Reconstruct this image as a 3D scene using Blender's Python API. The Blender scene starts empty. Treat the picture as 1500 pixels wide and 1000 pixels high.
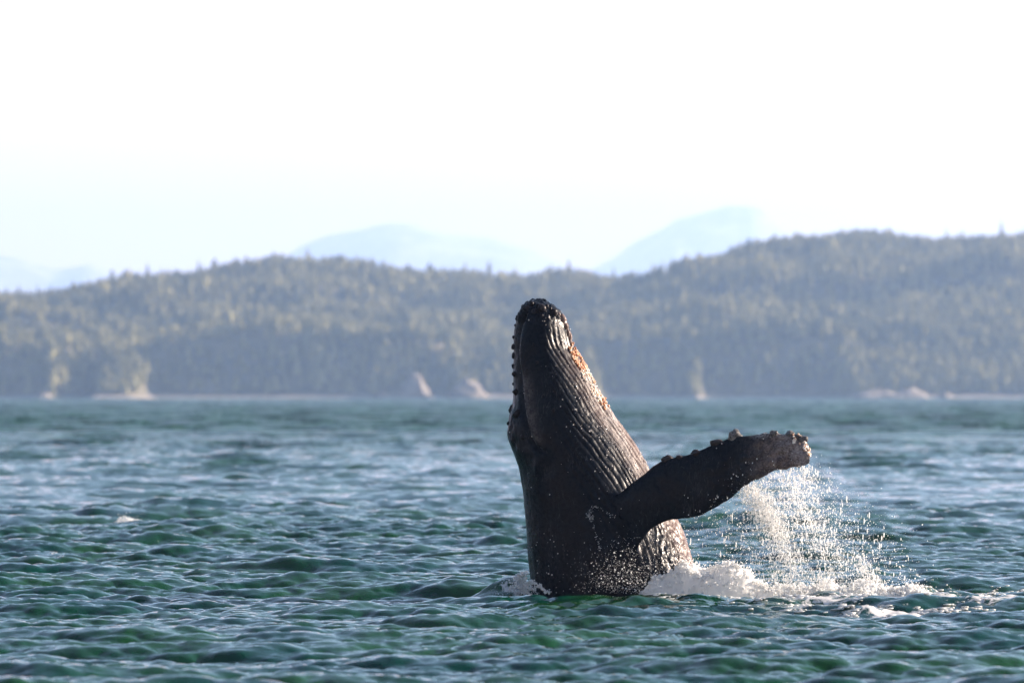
import bpy, math
import numpy as np
from mathutils import Vector

rng = np.random.default_rng(7)
R = math.radians
scene = bpy.context.scene
col = scene.collection

# ------------------------------------------------------------------ camera
F = 8333.33            # focal length in pixels of the 1500 px wide photograph
CAM_H = 3.0
PITCH = math.atan(77.0 / F)
YW = 85.0              # distance of the whale
cam_d = bpy.data.cameras.new("camera")
cam = bpy.data.objects.new("camera", cam_d)
col.objects.link(cam)
cam.location = (0, 0, CAM_H)
cam.rotation_euler = (R(90) + PITCH, 0, 0)
cam_d.sensor_width = 36
cam_d.lens = 200
cam_d.clip_start = 0.5
cam_d.clip_end = 90000
cam_d.dof.use_dof = True
cam_d.dof.focus_distance = YW - 0.5
cam_d.dof.aperture_fstop = 1.8
scene.camera = cam

# ------------------------------------------------------------------ sky and sun
SUN_EL = 19.0
SUN_AZ = 71.0          # to the right of the view direction (+Y)
w = bpy.data.worlds.new("World")
scene.world = w
w.use_nodes = True
wn = w.node_tree.nodes
wl = w.node_tree.links
sky = wn.new("ShaderNodeTexSky")
sky.sky_type = 'NISHITA'
sky.sun_disc = False
sky.sun_elevation = R(SUN_EL)
sky.sun_rotation = R(SUN_AZ)
sky.air_density = 1.0
sky.dust_density = 1.2
sky.ozone_density = 2.2
bg = wn["Background"]
bg.inputs["Strength"].default_value = 0.05
# an orange tint added low over the horizon to offset the blue haze, the same all the way round, clearing to blue higher up
tc = wn.new("ShaderNodeTexCoord"); sx = wn.new("ShaderNodeSeparateXYZ"); mr = wn.new("ShaderNodeMapRange")
mr.interpolation_type = 'SMOOTHSTEP'
mr.inputs["From Min"].default_value = .073; mr.inputs["From Max"].default_value = .105
mr.inputs["To Min"].default_value = .85; mr.inputs["To Max"].default_value = .0
low_tint = wn.new("ShaderNodeMix"); low_tint.data_type = 'RGBA'
low_tint.inputs[7].default_value = (12.6, 6.9, 4.6, 1)
wl.new(tc.outputs["Generated"], sx.inputs[0]); wl.new(sx.outputs[2], mr.inputs[0]); wl.new(mr.outputs[0], low_tint.inputs[0])
wl.new(sky.outputs[0], low_tint.inputs[6]); wl.new(low_tint.outputs[2], bg.inputs[0])

sl = bpy.data.lights.new("sun", 'SUN')
sl.energy = 5.0
sl.angle = R(0.53)
sl.color = (1.0, 0.83, 0.68)
sun = bpy.data.objects.new("sun", sl)
col.objects.link(sun)
sdir = Vector((math.sin(R(SUN_AZ)) * math.cos(R(SUN_EL)), math.cos(R(SUN_AZ)) * math.cos(R(SUN_EL)), math.sin(R(SUN_EL))))
sun.rotation_euler = sdir.to_track_quat('Z', 'Y').to_euler()
sun.location = (50, 40, 60)

vs = scene.view_settings
vs.view_transform = 'Standard'
vs.look = 'None'
vs.gamma = 1.0
vs.exposure = 1.88
vs.use_curve_mapping = False
scene.cycles.volume_bounces = 1
scene.cycles.max_bounces = 6
scene.cycles.use_denoising = True
scene.cycles.sample_clamp_indirect = 6

# ------------------------------------------------------------------ helpers
def tag(o, label=None, cat=None, group=None, kind=None):
    if label: o["label"] = label
    if cat: o["category"] = cat
    if group: o["group"] = group
    if kind: o["kind"] = kind
    return o

def px(x, y, Y):
    """world point seen at pixel (x, y) of the 1500x1000 photograph, at distance Y"""
    u = (np.asarray(x, float) - 750) / F
    v = (500 - np.asarray(y, float)) / F
    dy = math.cos(PITCH) - v * math.sin(PITCH)
    dz = math.sin(PITCH) + v * math.cos(PITCH)
    return u / dy * Y, CAM_H + dz / dy * Y

def mesh_obj(name, verts, faces, mat, parent=None, smooth=True, mats=None):
    me = bpy.data.meshes.new(name)
    verts = np.asarray(verts, np.float32)
    if isinstance(faces, np.ndarray):
        nf, k = faces.shape
        me.vertices.add(len(verts))
        me.vertices.foreach_set("co", verts.ravel())
        me.loops.add(nf * k)
        me.loops.foreach_set("vertex_index", faces.astype(np.int32).ravel())
        me.polygons.add(nf)
        me.polygons.foreach_set("loop_start", np.arange(0, nf * k, k, dtype=np.int32))
        me.update(calc_edges=True)
    else:
        me.from_pydata([tuple(map(float, v)) for v in verts], [], faces)
        me.update()
    if smooth:
        me.polygons.foreach_set("use_smooth", np.ones(len(me.polygons), bool))
    if mat: me.materials.append(mat)
    o = bpy.data.objects.new(name, me)
    col.objects.link(o)
    if parent: o.parent = parent
    return o

def fattr(o, name, vals):
    a = o.data.attributes.new(name, 'FLOAT', 'POINT')
    a.data.foreach_set("value", np.asarray(vals, np.float32))

def grid_faces(nr, nc, wrap=False):
    i = np.arange(nr - 1)[:, None]
    ncc = nc if wrap else nc - 1
    j = np.arange(ncc)[None, :]
    j2 = (j + 1) % nc
    a = i * nc + j; b = i * nc + j2; c = (i + 1) * nc + j2; d = (i + 1) * nc + j
    return np.stack([a, b, c, d], -1).reshape(-1, 4)

_tab = rng.random(65536).astype(np.float64)
def vnoise(x, y, z):
    x = np.asarray(x, float); y = np.asarray(y, float) + 0 * x; z = np.asarray(z, float) + 0 * x
    xi = np.floor(x).astype(np.int64); yi = np.floor(y).astype(np.int64); zi = np.floor(z).astype(np.int64)
    fx = x - xi; fy = y - yi; fz = z - zi
    fx = fx * fx * (3 - 2 * fx); fy = fy * fy * (3 - 2 * fy); fz = fz * fz * (3 - 2 * fz)
    def h(a, b, c):
        n = (a * 73856093) ^ (b * 19349663) ^ (c * 83492791)
        n = (n ^ (n >> 13)) * 1274126177
        return _tab[(n ^ (n >> 16)) & 65535]
    def L(a, b, t): return a + (b - a) * t
    return L(L(L(h(xi, yi, zi), h(xi + 1, yi, zi), fx), L(h(xi, yi + 1, zi), h(xi + 1, yi + 1, zi), fx), fy),
             L(L(h(xi, yi, zi + 1), h(xi + 1, yi, zi + 1), fx), L(h(xi, yi + 1, zi + 1), h(xi + 1, yi + 1, zi + 1), fx), fy), fz) * 2 - 1

def fbm(x, y, z, o=4):
    s = 0; a = 1.0; f = 1.0
    for _ in range(o):
        s = s + a * vnoise(x * f, y * f, z * f); a *= .5; f *= 2.03
    return s

def sstep(a, b, x):
    t = np.clip((x - a) / (b - a), 0, 1)
    return t * t * (3 - 2 * t)

class NT:
    def __init__(s, name):
        s.m = bpy.data.materials.new(name); s.m.use_nodes = True
        s.t = s.m.node_tree; s.n = s.t.nodes; s.p = s.n["Principled BSDF"]
    def new(s, ty, **kw):
        n = s.n.new(ty)
        for k, v in kw.items():
            if k in n.inputs: n.inputs[k].default_value = v
            else: setattr(n, k, v)
        return n
    def link(s, a, b): s.t.links.new(a, b)
    def pos(s, scale=(1, 1, 1)):
        g = s.new("ShaderNodeNewGeometry"); m = s.new("ShaderNodeMapping")
        m.inputs["Scale"].default_value = scale
        s.link(g.outputs["Position"], m.inputs["Vector"]); return m.outputs[0]
    def noise(s, vec, scale, detail=4, rough=.5, dist=0):
        n = s.new("ShaderNodeTexNoise", Scale=scale, Detail=detail, Roughness=rough, Distortion=dist)
        s.link(vec, n.inputs["Vector"]); return n.outputs["Fac"]
    def ramp(s, fac, stops):
        r = s.new("ShaderNodeValToRGB"); e = r.color_ramp.elements
        while len(e) < len(stops): e.new(.5)
        for q, (p_, c) in zip(e, stops):
            q.position = p_; q.color = (*c, 1) if not isinstance(c, float) else (c, c, c, 1)
        s.link(fac, r.inputs[0]); return r.outputs[0]
    def mix(s, fac, a, b):
        m = s.new("ShaderNodeMix", data_type='RGBA')
        for sock, v in ((m.inputs[0], fac), (m.inputs[6], a), (m.inputs[7], b)):
            if isinstance(v, (int, float)): sock.default_value = v
            elif isinstance(v, tuple): sock.default_value = (*v, 1)
            else: s.link(v, sock)
        return m.outputs[2]
    def math(s, op, a, b=0.0, clamp=False):
        m = s.new("ShaderNodeMath", operation=op, use_clamp=clamp)
        for sock, v in ((m.inputs[0], a), (m.inputs[1], b)):
            if isinstance(v, (int, float)): sock.default_value = v
            else: s.link(v, sock)
        return m.outputs[0]
    def attr(s, name):
        a = s.new("ShaderNodeAttribute"); a.attribute_name = name; return a.outputs["Fac"]
    def bump(s, h, strength, dist, normal=None):
        b = s.new("ShaderNodeBump", Strength=strength, Distance=dist); s.link(h, b.inputs["Height"])
        if normal: s.link(normal, b.inputs["Normal"])
        return b.outputs[0]

# ------------------------------------------------------------------ materials
def mat_water():
    s = NT("sea_water"); p = s.p
    v = s.pos((1, .7, 1))
    n1 = s.noise(v, 5.0, 4, .6, .3); n2 = s.noise(v, 22.0, 3, .55)
    b1 = s.bump(n1, 1.0, .014); b2 = s.bump(n2, 1.0, .003, b1)
    unres = s.attr("unresolved")
    # wavelets too small for the far mesh tilt its normal
    def vm(op, a, b=None, sc=None):
        m_ = s.new("ShaderNodeVectorMath", operation=op); s.link(a, m_.inputs[0])
        if b is not None:
            if isinstance(b, tuple): m_.inputs[1].default_value = b
            else: s.link(b, m_.inputs[1])
        if sc is not None: s.link(sc, m_.inputs["Scale"])
        return m_.outputs[0]
    def ntex(vec, scale):
        n_ = s.new("ShaderNodeTexNoise", Scale=scale, Detail=2.0); s.link(vec, n_.inputs["Vector"]); return n_.outputs["Color"]
    t1_ = vm('SUBTRACT', ntex(s.pos((1, .8, 1)), 1.6), (.5, .5, .5)); t2_ = vm('SUBTRACT', ntex(s.pos((1, .25, 1)), .16), (.5, .5, .5))
    t_ = vm('MULTIPLY', vm('ADD', t1_, vm('MULTIPLY', t2_, (1.5, 1.5, 0))), (1.9, 2.8, 0))
    nn_ = vm('NORMALIZE', vm('ADD', b2, vm('SCALE', t_, None, unres)))
    s.link(nn_, p.inputs["Normal"])
    base = s.mix(s.ramp(s.noise(v, .45, 3), [(.4, 0.0), (.62, 1.0)]), (.0, .031, .021), (.006, .047, .009))
    # foam lying on the surface
    fa = s.attr("foam")
    fn = s.noise(s.pos((1, .5, 1)), 5.0, 7, .7, .8)
    fn = s.math('ADD', s.math('MULTIPLY', fn, 2.2), -.6)
    m = s.math('MULTIPLY_ADD', s.math('SUBTRACT', s.math('ADD', fa, fn), 1.0), 5.0, True)
    m.node.inputs[2].default_value = 0.0
    mr = s.new("ShaderNodeClamp"); s.link(m, mr.inputs[0]); m = mr.outputs[0]
    s.link(s.mix(m, base, (.62, .60, .58)), p.inputs["Base Color"])
    rr = s.math('MULTIPLY_ADD', m, .5); s.link(s.math('MAXIMUM', s.math('MULTIPLY', unres, .34), .06), rr.node.inputs[2])
    s.link(rr, p.inputs["Roughness"])
    p.inputs["IOR"].default_value = 1.333
    return s.m

def mat_skin():
    s = NT("wet_whale_skin"); p = s.p
    v = s.pos()
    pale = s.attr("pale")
    n = s.noise(v, 7, 6, .7); n2 = s.noise(v, 38, 4, .6)
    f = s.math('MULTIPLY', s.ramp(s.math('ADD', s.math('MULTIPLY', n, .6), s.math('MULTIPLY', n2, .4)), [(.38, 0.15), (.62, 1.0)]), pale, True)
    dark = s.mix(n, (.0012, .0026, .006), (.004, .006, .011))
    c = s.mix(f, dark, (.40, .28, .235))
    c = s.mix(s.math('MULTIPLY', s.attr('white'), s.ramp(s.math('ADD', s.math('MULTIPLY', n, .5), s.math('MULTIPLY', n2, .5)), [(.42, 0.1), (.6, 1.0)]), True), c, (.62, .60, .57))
    # small round scars and pale flecks
    vo = s.new("ShaderNodeTexVoronoi", Scale=9.0); s.link(v, vo.inputs["Vector"])
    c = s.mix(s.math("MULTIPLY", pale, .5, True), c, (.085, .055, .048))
    spk = s.ramp(vo.outputs["Distance"], [(.05, 1.0), (.09, 0.0)])
    spk = s.math('MULTIPLY', spk, s.ramp(s.noise(v, 3, 2), [(.56, 0.0), (.66, .3)]))
    c = s.mix(spk, c, (.35, .33, .31))
    scr = s.ramp(s.noise(s.pos((1, 1, .16)), 17, 3, .5, .8), [(.485, 0.0), (.5, .35), (.515, 0.0)])
    scr = s.math('MULTIPLY', scr, s.ramp(s.noise(v, 2.2, 2), [(.48, 0.0), (.6, 1.0)]))
    c = s.mix(scr, c, (.16, .16, .16))
    blot = s.ramp(s.noise(v, 2.6, 6, .7), [(.52, 0.0), (.70, .5)])
    c = s.mix(blot, c, (.018, .022, .029))
    s.link(c, p.inputs["Base Color"])
    s.link(s.ramp(s.noise(v, 16, 4), [(.35, .18), (.65, .42)]), p.inputs["Roughness"])
    b = s.bump(s.noise(v, 45, 5, .65), .45, .004); b = s.bump(s.noise(v, 150, 3, .6), .5, .0015, b)
    s.link(b, p.inputs["Normal"])
    p.inputs["Specular IOR Level"].default_value = .08; p.inputs["Coat Weight"].default_value = .0; p.inputs["Coat Roughness"].default_value = .15
    return s.m

def mat_simple(name, c1, c2, scale=3, rough=.8, bump=.0, spec=.5):
    s = NT(name); v = s.pos(); n = s.noise(v, scale, 5, .6)
    s.link(s.mix(s.ramp(n, [(.35, 0.0), (.65, 1.0)]), c1, c2), s.p.inputs["Base Color"])
    s.p.inputs["Roughness"].default_value = rough
    s.p.inputs["Specular IOR Level"].default_value = spec
    if bump: s.link(s.bump(n, 1.0, bump), s.p.inputs["Normal"])
    return s.m

def mat_foliage():
    s = NT("conifer_foliage")
    oi = s.new("ShaderNodeObjectInfo")
    n = s.noise(s.pos(), .012, 4, .6)
    f = s.math('ADD', s.math('MULTIPLY', oi.outputs["Random"], .45), s.math('MULTIPLY', n, .55))
    s.link(s.ramp(f, [(.2, (.13, .125, .050)), (.5, (.29, .26, .11)), (.8, (.42, .37, .17))]), s.p.inputs["Base Color"])
    s.p.inputs["Roughness"].default_value = .9
    s.p.inputs["Specular IOR Level"].default_value = .1
    tr = s.new("ShaderNodeBsdfTranslucent"); tr.inputs[0].default_value = (.30, .28, .10, 1); mx = s.new("ShaderNodeMixShader", Fac=.22)
    s.link(s.p.outputs[0], mx.inputs[1]); s.link(tr.outputs[0], mx.inputs[2]); s.link(mx.outputs[0], s.n["Material Output"].inputs[0])
    return s.m

def mat_foam():
    s = NT("white_foam"); p = s.p
    p.inputs["Base Color"].default_value = (.95, .95, .94, 1)
    p.inputs["Roughness"].default_value = .35
    tr = s.new("ShaderNodeBsdfTranslucent"); tr.inputs[0].default_value = (.95, .95, .94, 1)
    mx = s.new("ShaderNodeMixShader", Fac=.5)
    s.link(p.outputs[0], mx.inputs[1]); s.link(tr.outputs[0], mx.inputs[2])
    s.link(mx.outputs[0], s.n["Material Output"].inputs[0])
    return s.m

M_WATER = mat_water(); M_SKIN = mat_skin(); M_FOAM = mat_foam(); M_LEAF = mat_foliage()
M_BARK = mat_simple("bark", (.06, .045, .035), (.12, .09, .07))
M_FLOOR = mat_simple("forest_floor", (.09, .078, .035), (.19, .155, .075), .05)
M_SHORE = mat_simple("pale_beach_rock", (.13, .11, .09), (.29, .235, .18), .25, .9, .3)
def mat_mountain():
    s = NT("snow_and_rock"); v = s.pos((1, 1, 2.0))
    g = s.new("ShaderNodeNewGeometry"); sp = s.new("ShaderNodeSeparateXYZ"); s.link(g.outputs["Normal"], sp.inputs[0])
    n = s.noise(v, .0055, 6, .68)
    f = s.ramp(s.math('ADD', n, s.math('MULTIPLY', sp.outputs[2], .25)), [(.72, 0.0), (.82, 1.0)])
    s.link(s.mix(f, (.22, .19, .18), (.50, .44, .41)), s.p.inputs["Base Color"]); s.p.inputs["Roughness"].default_value = .8
    return s.m
M_MOUNT = mat_mountain()

# ------------------------------------------------------------------ water
def ocean_tile(L, N, lmin, lmax, amp, wind_deg, spread, seed):
    r = np.random.default_rng(seed)
    k1 = 2 * np.pi * np.fft.fftfreq(N, L / N)
    kx, ky = np.meshgrid(k1, k1, indexing='xy')
    k = np.hypot(kx, ky); k[0, 0] = 1
    th = np.arctan2(ky, kx) - R(wind_deg)
    S = k ** -3.6 * np.exp(-(2 * np.pi / lmax / k) ** 3) * np.exp(-(k * lmin / (2 * np.pi)) ** 4) * (np.abs(np.cos(th)) ** spread + .06)
    S[0, 0] = 0
    H = np.sqrt(S) * (r.normal(size=k.shape) + 1j * r.normal(size=k.shape))
    h = np.fft.ifft2(H).real
    sc = amp / h.std()
    dx = np.fft.ifft2(-1j * kx / k * H).real; dy = np.fft.ifft2(-1j * ky / k * H).real
    return L, N, h * sc, dx * sc, dy * sc

def samp(tile, x, y, rot):
    L, N, *fs = tile
    c, s_ = math.cos(rot), math.sin(rot)
    u = (c * x + s_ * y) / L * N; v = (-s_ * x + c * y) / L * N
    ui = np.floor(u).astype(int); vi = np.floor(v).astype(int); fu = u - ui; fv = v - vi
    u0 = ui % N; u1 = (ui + 1) % N; v0 = vi % N; v1 = (vi + 1) % N
    o = [f[v0, u0] * (1 - fu) * (1 - fv) + f[v0, u1] * fu * (1 - fv) + f[v1, u0] * (1 - fu) * fv + f[v1, u1] * fu * fv for f in fs]
    return o[0], c * o[1] - s_ * o[2], s_ * o[1] + c * o[2]

T1 = ocean_tile(83.0, 1024, .7, 8.0, .066, 87, 5.0, 3)
T2 = ocean_tile(19.0, 512, .10, 1.4, .028, 33, 2.6, 5)
for t_ in (T1, T2): print('rms slope', np.std(np.diff(t_[2], axis=0)) / (t_[0] / t_[1]))
T3 = ocean_tile(311.0, 512, 4, 20.0, .052, 95, 2.5, 9)

def bx(x, y): return px(x, y, YW)
WX = (890 - 750) / F * YW

def water_height(x, y, dr):
    g2 = np.clip(1.3 - dr / .8, .35, 1); g1 = np.clip(1.3 - dr / 6, .8, 1)
    h1, a1, b1 = samp(T1, x, y, .0); h2, a2, b2 = samp(T2, x, y, .95); h3, a3, b3 = samp(T3, x, y, .2)
    # patches of rougher and calmer water
    pat = 1 + .40 * vnoise(x * .07, y * .03, 3.3) + .30 * vnoise(x * .35, y * .12, 8.3)
    h = (h1 * g1) * pat + h2 * g2 * pat + h3
    ch = .9
    dx = ch * (a1 * g1 * pat + a2 * g2) ; dy = ch * (b1 * g1 * pat + b2 * g2)
    # water pushed up round the whale
    d = np.hypot((x - WX) / 1.5, (y - YW) / 1.5)
    h = h + .05 * np.exp(-((d - 1.05) / .35) ** 2)
    xl, _ = bx(745, 850)
    h = h + .34 * np.exp(-((x - xl) / .42) ** 2 - ((y - YW + .1) / .55) ** 2)
    return h, dx, dy

def foam_mask(x, y):
    m = np.zeros_like(x)
    def blob(cx_, Y, sx, sy, a):
        X = (cx_ - 750) / F * Y
        return a * np.exp(-((x - X) / sx) ** 2 - ((y - Y) / sy) ** 2)
    for b in [(1080, 85.0, 1.7, .9, .95), (1180, 84.5, 1.2, 1.2, .62), (1210, 80.3, .8, 1.1, .60), (1330, 85.0, 1.2, 2.0, .66), (1430, 83.0, 1.5, 1.6, .66),
              (1480, 81.0, 1.2, 1.0, .62), (1320, 78.2, .8, 1.0, .62), (1080, 81.5, .6, .8, .56), (1400, 87.5, 1.2, 1.0, .5), (1440, 79.5, .7, .6, .5),
              (765, 84.6, .5, .6, .6), (880, 83.4, 1.1, .35, .5), (1230, 85.3, 1.2, .6, .8), (185, 125.4, .45, .5, .62), (90, 106.5, .35, .4, .5)]:
        m = np.maximum(m, 1.25 * blob(*b))
    return m

def radial():
    rs = []; r = 40.0
    while r < 9000:
        rs.append(r)
        if r < 125: r += max(.07, .00085 * r)
        elif r < 1700: r += .0018 * r
        else: r += .006 * r
    return np.array(rs)
rs = radial()
def cols(n_in):
    inner = np.linspace(-.118, .118, n_in)
    outer = .118 + (1.15 - .118) * (np.linspace(0, 1, 40)[1:] ** 2)
    return np.concatenate([-outer[::-1], inner, outer])
def water_part(rr, n_in):
    an = cols(n_in)
    r_, a_ = np.meshgrid(rr, an, indexing='ij')
    x = r_ * np.tan(a_) * np.cos(a_) ; y = r_ * np.cos(a_)
    dr = np.maximum(np.gradient(rr)[:, None] + 0 * a_, r_ * np.gradient(an)[None, :])
    h, dx, dy = water_height(x, y, dr)
    ff = foam_mask(x, y)
    return np.stack([x + dx, y + dy, h], -1).reshape(-1, 3), grid_faces(len(rr), len(an)), ff.ravel(), sstep(100, 600, r_).ravel()
near = rs[rs < 126]; far = rs[rs >= near[-1] - 1e-6]
v1, f1, a1_, u1_ = water_part(near, 540)
v2, f2, a2_, u2_ = water_part(far, 400)
V = np.concatenate([v1, v2]); Fc = np.concatenate([f1, f2 + len(v1)]); A = np.concatenate([a1_, a2_])
print("water verts", len(V), len(near), len(far))
sea = mesh_obj("water", V, Fc[:, ::-1].copy(), M_WATER)
fattr(sea, "foam", A); fattr(sea, "unresolved", np.concatenate([u1_, u2_]))
tag(sea, "choppy dark green sea with blue grey sky reflections", kind="structure")

# ------------------------------------------------------------------ hills with the forest
def zpx(py, Y): return px(750, py, Y)[1]
Y0, Y1, Y2, Y3, Y4 = 4000.0, 4080.0, 4420.0, 4452.0, 4850.0
hx = np.linspace(-1100, 1100, 260)
hy = np.concatenate([np.linspace(3985, 4100, 40), np.linspace(4106, 5000, 140), np.linspace(5040, 6500, 20)])
crest_pts = [(-900, 470), (-400, 455), (-100, 440), (0, 428), (60, 428), (120, 420), (150, 416), (190, 411), (230, 403), (290, 397), (340, 386), (400, 376), (450, 374), (500, 376),
             (560, 386), (600, 393), (680, 396), (760, 400), (830, 397), (880, 401), (930, 404), (960, 398), (1000, 385), (1050, 372), (1090, 356), (1120, 348),
             (1200, 343), (1280, 337), (1310, 338), (1350, 346), (1400, 349), (1450, 345), (1500, 341), (1700, 350), (2000, 380), (2500, 430)]
mid_pts = [(-900, 500), (0, 500), (60, 498), (150, 500), (250, 497), (330, 490), (450, 480), (600, 470), (750, 475), (850, 470), (950, 455), (1050, 440), (1150, 435), (1300, 440), (1500, 430), (2500, 470)]
band_pts = [(-900, 460), (0, 458), (100, 448), (200, 440), (300, 448), (380, 462), (450, 460), (600, 452), (750, 455), (850, 440), (950, 425), (1000, 415), (1100, 400), (1250, 395), (1400, 395), (1500, 380), (2500, 440)]
front_pts = [(-900, 520), (0, 512), (60, 505), (130, 520), (200, 512), (240, 505), (350, 497), (500, 500), (620, 508), (680, 520), (760, 510), (880, 512), (960, 508), (1030, 505), (1100, 493), (1150, 490), (1220, 503), (1300, 500), (1500, 500), (2500, 520)]
# steepness of the front slope along the shore: 1 = steep headland
steep_pts = [(-900, 1), (0, 1), (45, .9), (60, 0), (72, .3), (90, 1), (120, 1), (135, 0), (195, 0), (215, 1), (655, 1), (672, 0.2), (760, .2), (865, .4), (890, 1), (1010, 1), (1022, .4), (1040, 1), (1225, 1), (1265, .2), (1500, .15), (2500, .6)]
TREE = 13.0
def ip(pts, X): return np.interp(X, [p[0] for p in pts], [p[1] for p in pts])
def hill_z(x, y):
    xp = 750 + x / 4350 * F
    zc = zpx(ip(crest_pts, 750 + x / Y4 * F), Y4) - TREE
    zm = zpx(ip(mid_pts, xp), Y2) - TREE * .8
    zb = zpx(ip(band_pts, xp), Y3) - TREE * .8
    xf = 750 + x / Y0 * F
    st = ip(steep_pts, xf + 14 * vnoise(x * .02, y * .02, 9.1))
    zf = zpx(ip(front_pts, xf), Y1) - 2
    run = 34 + (1 - st) * 110
    y_in = y
    y = y - 85 * st * (1 - sstep(4150, 4300, y))
    t0 = np.clip((y - 4012) / run, 0, 1)
    front = zf * (1 - (1 - t0) ** 1.1)
    front = front + st * 7 * np.exp(-((y - 4012 - run - 4) / 9) ** 2)
    a = np.clip((y - 4060) / (Y2 - 4060), 0, 1)
    z1 = front + (zm - zf) * a ** 1.3 * np.clip(t0, 0, 1)
    t2 = sstep(Y2, Y3, y)
    z2 = z1 + (zb - zm) * t2
    t3 = np.clip((y - Y3) / (Y4 - Y3), 0, 1)
    z3 = z2 + (zc - zb) * np.sin(t3 * np.pi / 2) ** 1.1
    t4 = np.clip((y - Y4) / 1500, 0, 1)
    z = z3 * (1 - t4 ** 1.5) + (-3) * t4 ** 1.5
    inl = sstep(4020, 4120, y) * (1 - t4)
    z = z + inl * (13 * fbm(x * .013 + 3, y * .015, 1.7, 4)) * (1 - .93 * sstep(4600, 4820, y))
    beach = np.interp(y, [3900, 3985, 3996, 4012], [-6, -3, .2, 2.5])
    return np.where(y < 4012, beach, z + 2.5 * (1 - t0))
gx, gy = np.meshgrid(hx, hy, indexing='xy')
gz = hill_z(gx, gy)
hill = mesh_obj("hill", np.stack([gx, gy, gz], -1).reshape(-1, 3), grid_faces(len(hy), len(hx)), M_FLOOR)
tag(hill, "long low forested coastal hill behind the water", kind="structure")

# beach strip along the waterline
bxx = np.linspace(-1100, 1100, 900)
prof = [(3984, -1.0), (3990, .5), (3997, 1.6), (4004, 2.6), (4011, 3.6), (4016, 1.0)]
bv = []
for (yy, zz) in prof:
    yv = yy + 3 * vnoise(bxx * .03, yy * .05, 0.5) + 85 * ip(steep_pts, 750 + bxx / Y0 * F)
    zv = zz * .7 * (1 + .5 * fbm(bxx * .05, yy * .2, 2.2, 3))
    bv.append(np.stack([bxx, yv, zv + .3], -1))
beach = mesh_obj("beach", np.concatenate(bv), grid_faces(len(prof), len(bxx)), M_SHORE)
tag(beach, "narrow pale rocky beach at the foot of the forested hill", kind="structure")

# conifers: three kinds of crown, each a thing with trunk and crown on the ridge, reused by the forest
def crown_mesh(seed, H=1.0, wd=.17):
    r = np.random.default_rng(seed)
    vs_, fs_ = [], []
    tiers = 7
    for t in range(tiers):
        z0 = H * (.12 + .80 * t / tiers); z1 = min(H, z0 + H * .30)
        rad = wd * (1 - t / tiers) ** .8 * r.uniform(.85, 1.15) + .012
        n = 10; base = len(vs_)
        ox, oy = r.normal(0, .008, 2)
        for k in range(n):
            a = 2 * math.pi * (k + r.uniform(-.3, .3)) / n
            q = rad * (1.15 if k % 2 else .62) * r.uniform(.8, 1.2)
            vs_.append((ox + q * math.cos(a), oy + q * math.sin(a), z0 - .03 * H * (k % 2) + r.normal(0, .006)))
        vs_.append((ox * .5, oy * .5, z1))
        for k in range(n):
            fs_.append((base + k, base + (k + 1) % n, base + n))
    me = bpy.data.meshes.new("crown"); me.from_pydata(vs_, [], fs_); me.update(); me.materials.append(M_LEAF)
    return me
def trunk_mesh():
    vs_ = []; n = 7
    for z, r_ in ((-.06, .022), (.1, .018), (.5, .011), (.98, .003)):
        for k in range(n): vs_.append((r_ * math.cos(2 * math.pi * k / n), r_ * math.sin(2 * math.pi * k / n), z))
    me = bpy.data.meshes.new("trunk"); f = grid_faces(4, n, True)
    me.from_pydata(vs_, [], [tuple(map(int, q)) for q in f]); me.update(); me.materials.append(M_BARK)
    return me
crowns = [crown_mesh(1, 1, .17), crown_mesh(2, 1, .21), crown_mesh(3, 1, .13)]
trunkm = trunk_mesh()
ridge = [  # x pixel, top y pixel, height m, kind, label
    (291, 379, 24, 0, "lone spiky conifer standing tallest on the left ridge slope"),
    (237, 391, 17, 2, "slim conifer on the left ridge just left of the tallest lone one"),
    (131, 408, 18, 1, "broad conifer at the notch in the far left ridge beside the pale mountain"),
    (55, 416, 18, 0, "conifer on the low far left ridge, right one of a close pair"),
    (28, 417, 19, 1, "conifer on the low far left ridge, left one of a close pair"),
    (95, 422, 15, 2, "small slim conifer on the low left ridge between the pair and the notch"),
    (682, 381, 20, 2, "slim conifer left of the broad pair on the low saddle behind the whale"),
    (716, 380, 24, 1, "broad dark conifer just left of the whale's snout on the saddle ridge"),
    (833, 377, 25, 0, "tall pointed conifer on the ridge directly above the whale's snout"),
    (808, 385, 19, 1, "shorter conifer left of the tall pointed one above the whale's snout"),
    (899, 390, 18, 2, "slim conifer at the lowest dip of the ridge right of the whale"),
    (1022, 371, 18, 1, "conifer where the right hill starts to rise from the dip"),
    (1386, 333, 22, 2, "thin conifer at the dip in the crest of the right hill"),
    (1403, 338, 20, 0, "conifer beside the thin one at the dip in the right hill crest"),
    (1467, 322, 26, 2, "tallest thin conifer near the right edge of the picture"),
    (563, 379, 17, 0, "conifer where the left hill begins to fall toward the saddle"),
]
crown_src = []
for i, (X, Yp, H, k, lab) in enumerate(ridge):
    YY = Y4 - 15
    x, zt = px(X, Yp, YY)
    zb = float(hill_z(np.array([x]), np.array([YY]))[0]) - 1
    H = max(H, zt - zb)
    e = bpy.data.objects.new("conifer_tree", None); col.objects.link(e)
    e.location = (float(x), YY, zb); e.scale = (H * .9, H * .9, zt - zb); e.rotation_euler = (0, 0, i * 1.3)
    tag(e, lab, "tree", "conifers standing out along the ridge line")
    c = bpy.data.objects.new("crown", crowns[k]); col.objects.link(c); c.parent = e
    t = bpy.data.objects.new("trunk", trunkm); col.objects.link(t); t.parent = e
    if len(crown_src) < 3 and k == len(crown_src): crown_src.append(c)
while len(crown_src) < 3: crown_src.append(c)

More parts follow.
